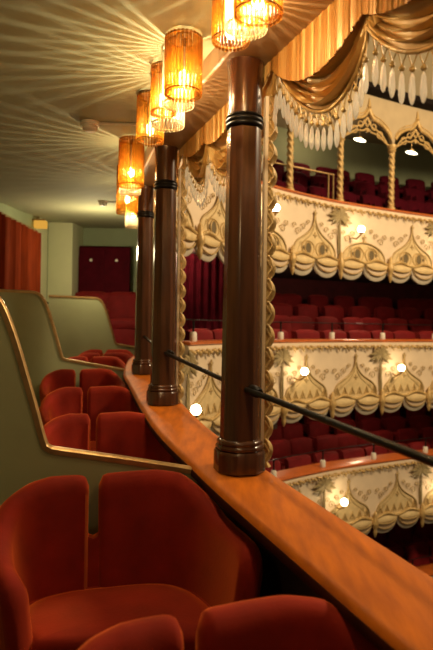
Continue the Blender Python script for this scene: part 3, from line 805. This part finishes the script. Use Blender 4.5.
# sconces on the fronts
def sconce(px, py, w, label):
    s = s_at_px(px); p, t, n = tc(s); q = p+n*w; s -= (216.5+F*q.x/q.y-px)/F*q.y/max(.3, t.x)
    p, t, n = tc(s); q = p+n*w; z = (325-py)/F*q.y
    t_ = thing('sconce', label, 'sconce', (q.x, q.y, z), group='sconces on the balcony fronts')
    MB().ball((q.x, q.y, z), .052, 14).build('bulb', M['sconce'], t_, 'glowing globe bulb', smooth=80)
    m = MB(); f = p+n*.03
    m.tube([(f.x, f.y, z-.10), (lerp(f.x, q.x, .5), lerp(f.y, q.y, .5), z-.13), (q.x, q.y, z-.08), (q.x, q.y, z-.05)], .012, 8); m.lathe([(.012, -.075), (.035, -.062), (.046, -.045)], (q.x, q.y, z), 12)
    m.build('bracket', M['brass'], t_, smooth=60)
sconce(272, 207, .22, 'lit globe sconce on the highest balcony front, touching the nearest column edging')
sconce(358, 227, .22, 'lit globe sconce on the highest balcony front, well clear of the columns')
sconce(448, 242, .22, 'lit globe sconce at the extreme right end of the highest balcony front')
sconce(303, 370, .22, 'lit globe sconce on the middle balcony front, nearer to the nearest column')
sconce(400, 365, .22, 'lit globe sconce on the middle balcony front, near the right edge')
sconce(195, 410, .30, 'lit globe sconce low behind the ledge between the two nearer columns')
sconce(345, 500, .22, 'lit globe sconce on the lower balcony front just above the ledge')
sconce(445, 487, .22, 'lit globe sconce on the lower balcony front at the right edge')

# ------------------------------------------------------------------ arcade of the upper balcony
d = TIERS['upper balcony']; z0 = d['z']
posts = [s_at_px(x) for x in (245, 292, 341, 392)]; posts.append(posts[-1]+PW); posts.insert(0, posts[0]-PW)
lbl = ['twisted gilded post on the upper balcony rim hidden left of the nearest column', 'twisted gilded post on the upper balcony rim behind the nearest column', 'twisted gilded post on the upper balcony rim, first right of the nearest column', 'twisted gilded post on the upper balcony rim, second right of the nearest column', 'twisted gilded post on the upper balcony rim, third right of the nearest column', 'twisted gilded post of the upper arcade outside the right edge']
ZP = 2.88
for s, lb in zip(posts, lbl):
    x, y, _ = tmap(s, -.08, 0)
    t = thing('twisted_post', lb, 'post', (x, y, z0), group='twisted posts of the upper arcade')
    m = MB(); rings = []
    for i in range(61):
        z = z0+.08+(ZP-z0-.16)*i/60; rings.append([(x+(.040+.012*math.cos(3*(b+i*.30)))*math.cos(b), y+(.040+.012*math.cos(3*(b+i*.30)))*math.sin(b), z) for b in [6.283*j/18 for j in range(18)]])
    m.sweep(rings); m.build('shaft', M['gold'], t, smooth=80)
    MB().lathe([(.065, 0), (.065, .04), (.048, .06), (.055, .085)], (x, y, z0), 14).build('post_base', M['gold'], t)
    MB().lathe([(.048, -.09), (.07, -.06), (.055, -.04), (.08, 0), (.08, .03)], (x, y, ZP), 14).build('post_capital', M['gold'], t)
def og(u): # lower outline of the arch, u 0..1
    x = abs(2*u-1); return 2.84+.40*max(0, 1-x**2.2)**.5+.14*max(0, 1-x/.28)**2
albl = ['hidden left of the nearest column', 'behind the nearest column', 'first right of the nearest column', 'second right of the nearest column', 'at the right edge']
for k in range(len(posts)-1):
    a, b = posts[k], posts[k+1]
    def mp(u, z, w): return tmap(lerp(a, b, u), -.08+w, z)
    t = thing('arch_screen', 'gilded ogee arch with open tracery on the upper balcony, %s' % albl[k], 'arch', mp(.5, 2.9, 0), group='ogee arches of the upper arcade')
    m = MB(); m.sweep([[mp(u, og(u), -.03), mp(u, og(u), .03), mp(u, 3.62, .03), mp(u, 3.62, -.03)] for u in [i/36 for i in range(37)]])
    m.build('spandrel', M['tan'], t, smooth=30)
    m = MB(); us = [.04+.92*i/36 for i in range(37)]
    m.tube([mp(u, og(u), .03) for u in us], .028, 7)
    m.tube([mp(u, og(u)+.06, .035) for u in us], .010, 5)
    m.tube([mp(.5, og(.5)+.02, .04), mp(.5, og(.5)+.16, .04)], [.035, .008], 7)
    m.build('arch_moulding', M['gold'], t, smooth=80)
    m = MB()
    us2 = [.10+.80*i/30 for i in range(31)]
    m.tube([mp(u, og(.04+(u-.1)*1.15)-.10-.02*math.sin((u-.1)/.8*math.pi), 0) for u in us2], .014, 6)
    for c in (.5,):
        m.tube([mp(c+.055*math.cos(g)*(1+.3*math.cos(4*g)), 3.19+.055*math.sin(g)*(1+.3*math.cos(4*g)), 0) for g in [6.283*j/32 for j in range(32)]], .012, 5, closed=True)
    for c, zz, r in ((.25, 3.03, .055), (.75, 3.03, .055), (.37, 3.13, .045), (.63, 3.13, .045)):
        m.tube([mp(c+r*math.cos(g), zz+r*math.sin(g), 0) for g in [6.283*j/18 for j in range(18)]], .011, 5, closed=True)
    for sg in (-1, 1):
        m.tube([mp(.5+sg*x, z, 0) for x, z in ((.45, 2.90), (.38, 2.92), (.30, 2.97), (.22, 3.03), (.15, 3.03), (.08, 3.04), (0, 3.09))], .015, 6)
    m.ball(mp(.5, 3.05, 0), .03, 8)
    m.build('tracery', M['gold'], t, smooth=80)
# dark cornice and tan ceiling above the arcade
m = MB(); m.sweep([[tmap(s, w, z) for w, z in [(-.12, 3.60), (.05, 3.60), (.10, 3.64), (.10, 3.72), (.03, 3.76), (-.12, 3.76)]] for s in [lerp(.3, S1, i/60) for i in range(61)]])
structure(m.build('trim_cornice', M['band'], smooth=50))
m = MB(); rows = [[tmap(s, w, z) for w, z in [(.0, 3.74), (.25, 3.95), (.7, 4.2), (1.3, 4.4), (2.2, 4.55), (3.2, 4.6)]] for s in [lerp(.3, S1, i/60) for i in range(61)]]
m.grid(rows)
structure(m.build('ceiling_auditorium', M['auditorium'], smooth=60))
def arc_lamp(px, py, label):
    s = s_at_px(px); p, t, n = tc(s); q = p+n*-.35; s -= (216.5+F*q.x/q.y-px)/F*q.y/max(.3, t.x)
    p, t, n = tc(s); q = p+n*-.35; z = (325-py)/F*q.y
    o = thing('arcade_lamp', label, 'lamp', (q.x, q.y, z), group='lit lamps behind the upper arches')
    m = MB(); m.tube([(q.x-t.x*.12, q.y-t.y*.12, z), (q.x-t.x*.05, q.y-t.y*.05, z+.005), (q.x+t.x*.05, q.y+t.y*.05, z+.005), (q.x+t.x*.12, q.y+t.y*.12, z)], [.010, .026, .026, .010], 10); m.build('lamp_glass', M['arc'], o, smooth=80)
    MB().box((q.x-.03, q.y-.03, z+.035), (q.x+.03, q.y+.03, z+.05)).build('lamp_cap', M['brass'], o)
    MB().tube([(q.x, q.y, z+.045), (q.x, q.y, 4.13)], .008, 6).build('lamp_stem', M['brass'], o)
arc_lamp(359, 138, 'bright lamp behind the arch second right of the nearest column')
arc_lamp(411, 150, 'bright lamp behind the arch at the right edge')
h = thing('brass_handrail', 'yellow brass handrail among the upper balcony seats, right of the nearest column', 'handrail', P(330, 200, 9.6))
a, b = P(262, 160, 9.2), P(334, 175, 9.6)
m = MB(); m.tube([a, b], .018, 8); m.build('rail', M['brass'], h, smooth=80)
for f in (.92, .99):
    q = [lerp(a[i], b[i], f) for i in range(3)]; MB().tube([q, (q[0], q[1], z0+.05)], .015, 8).build('rail_post', M['brass'], h)

# ------------------------------------------------------------------ light
point('house_chandelier_light', (5.2, 4.2, 3.6), 1650, (1, .75, .45), .5)  # unseen source added for general brightness in the auditorium, no chandelier is built
for zz, e in ((3.95, 18), (1.0, 28), (-1.1, 24), (-3.05, 16)):
    for sx in (s_at_px(250), s_at_px(330), s_at_px(420)):
        p, t, n = tc(sx); q = p-n*(2.9 if zz > 3 else 1.2); point('soffit_light', (q.x, q.y, zz), e, (1, .70, .42), .1)  # fill added inside each tier to brighten seats and walls, no fitting there
t = thing('back_curtain', 'dark red curtain at the back of the middle balcony between the two nearer columns', 'curtain', (-.2, 8.4, -.2))
m = MB(); rows = [[(-.56+.85*i/60, 8.35+.3*i/60+.03*math.sin(i*.8), z) for z in (1.15, .6, -.1)] for i in range(61)]
m.grid(rows); m.grid([[(x, y+.012, z) for x, y, z in r] for r in rows]); m.build('curtain_cloth', M['velvet_maroon'], t, smooth=80)
point('gallery_rear_light', (-1.4, 6.6, .85), 34, (1, .82, .48), .08)  # fill added to brighten the far wall and ceiling of the gallery
for y in (.75, -.05, -.8): point('gallery_lamp_light', (.66-.34*(y-.3)-.1, y, .92), 6, (1, .66, .30), .06)
point('wall_lamp_light', (-1.0, .2, .75), 7, (1, .66, .30), .08)  # unseen fill added on the left for the armchair wings and near partition
wd = bpy.data.worlds.new('World'); bpy.context.scene.world = wd; wd.use_nodes = True
wd.node_tree.nodes['Background'].inputs[0].default_value = (.9, .6, .32, 1); wd.node_tree.nodes['Background'].inputs[1].default_value = .05

# ------------------------------------------------------------------ camera
cam = bpy.data.cameras.new('camera'); co = bpy.data.objects.new('camera', cam); C.objects.link(co)
cam.sensor_fit = 'VERTICAL'; cam.sensor_height = 24; cam.lens = F/650*24; cam.clip_start = .02
co.location = (0, 0, 0); co.rotation_euler = (math.pi/2, -ROLL, 0)
cam.dof.use_dof = True; cam.dof.focus_distance = 2.4; cam.dof.aperture_fstop = 2.1
bpy.context.scene.camera = co
for o in list(bpy.context.scene.objects):
    if o.parent is None: o.location.z += EYE
sc = bpy.context.scene
sc.view_settings.view_transform = 'Standard'; sc.view_settings.look = 'None'; sc.view_settings.exposure = 0; sc.view_settings.gamma = 1
sc.view_settings.use_curve_mapping = False
sc.cycles.max_bounces = 10; sc.cycles.transparent_max_bounces = 32; sc.cycles.sample_clamp_indirect = 4
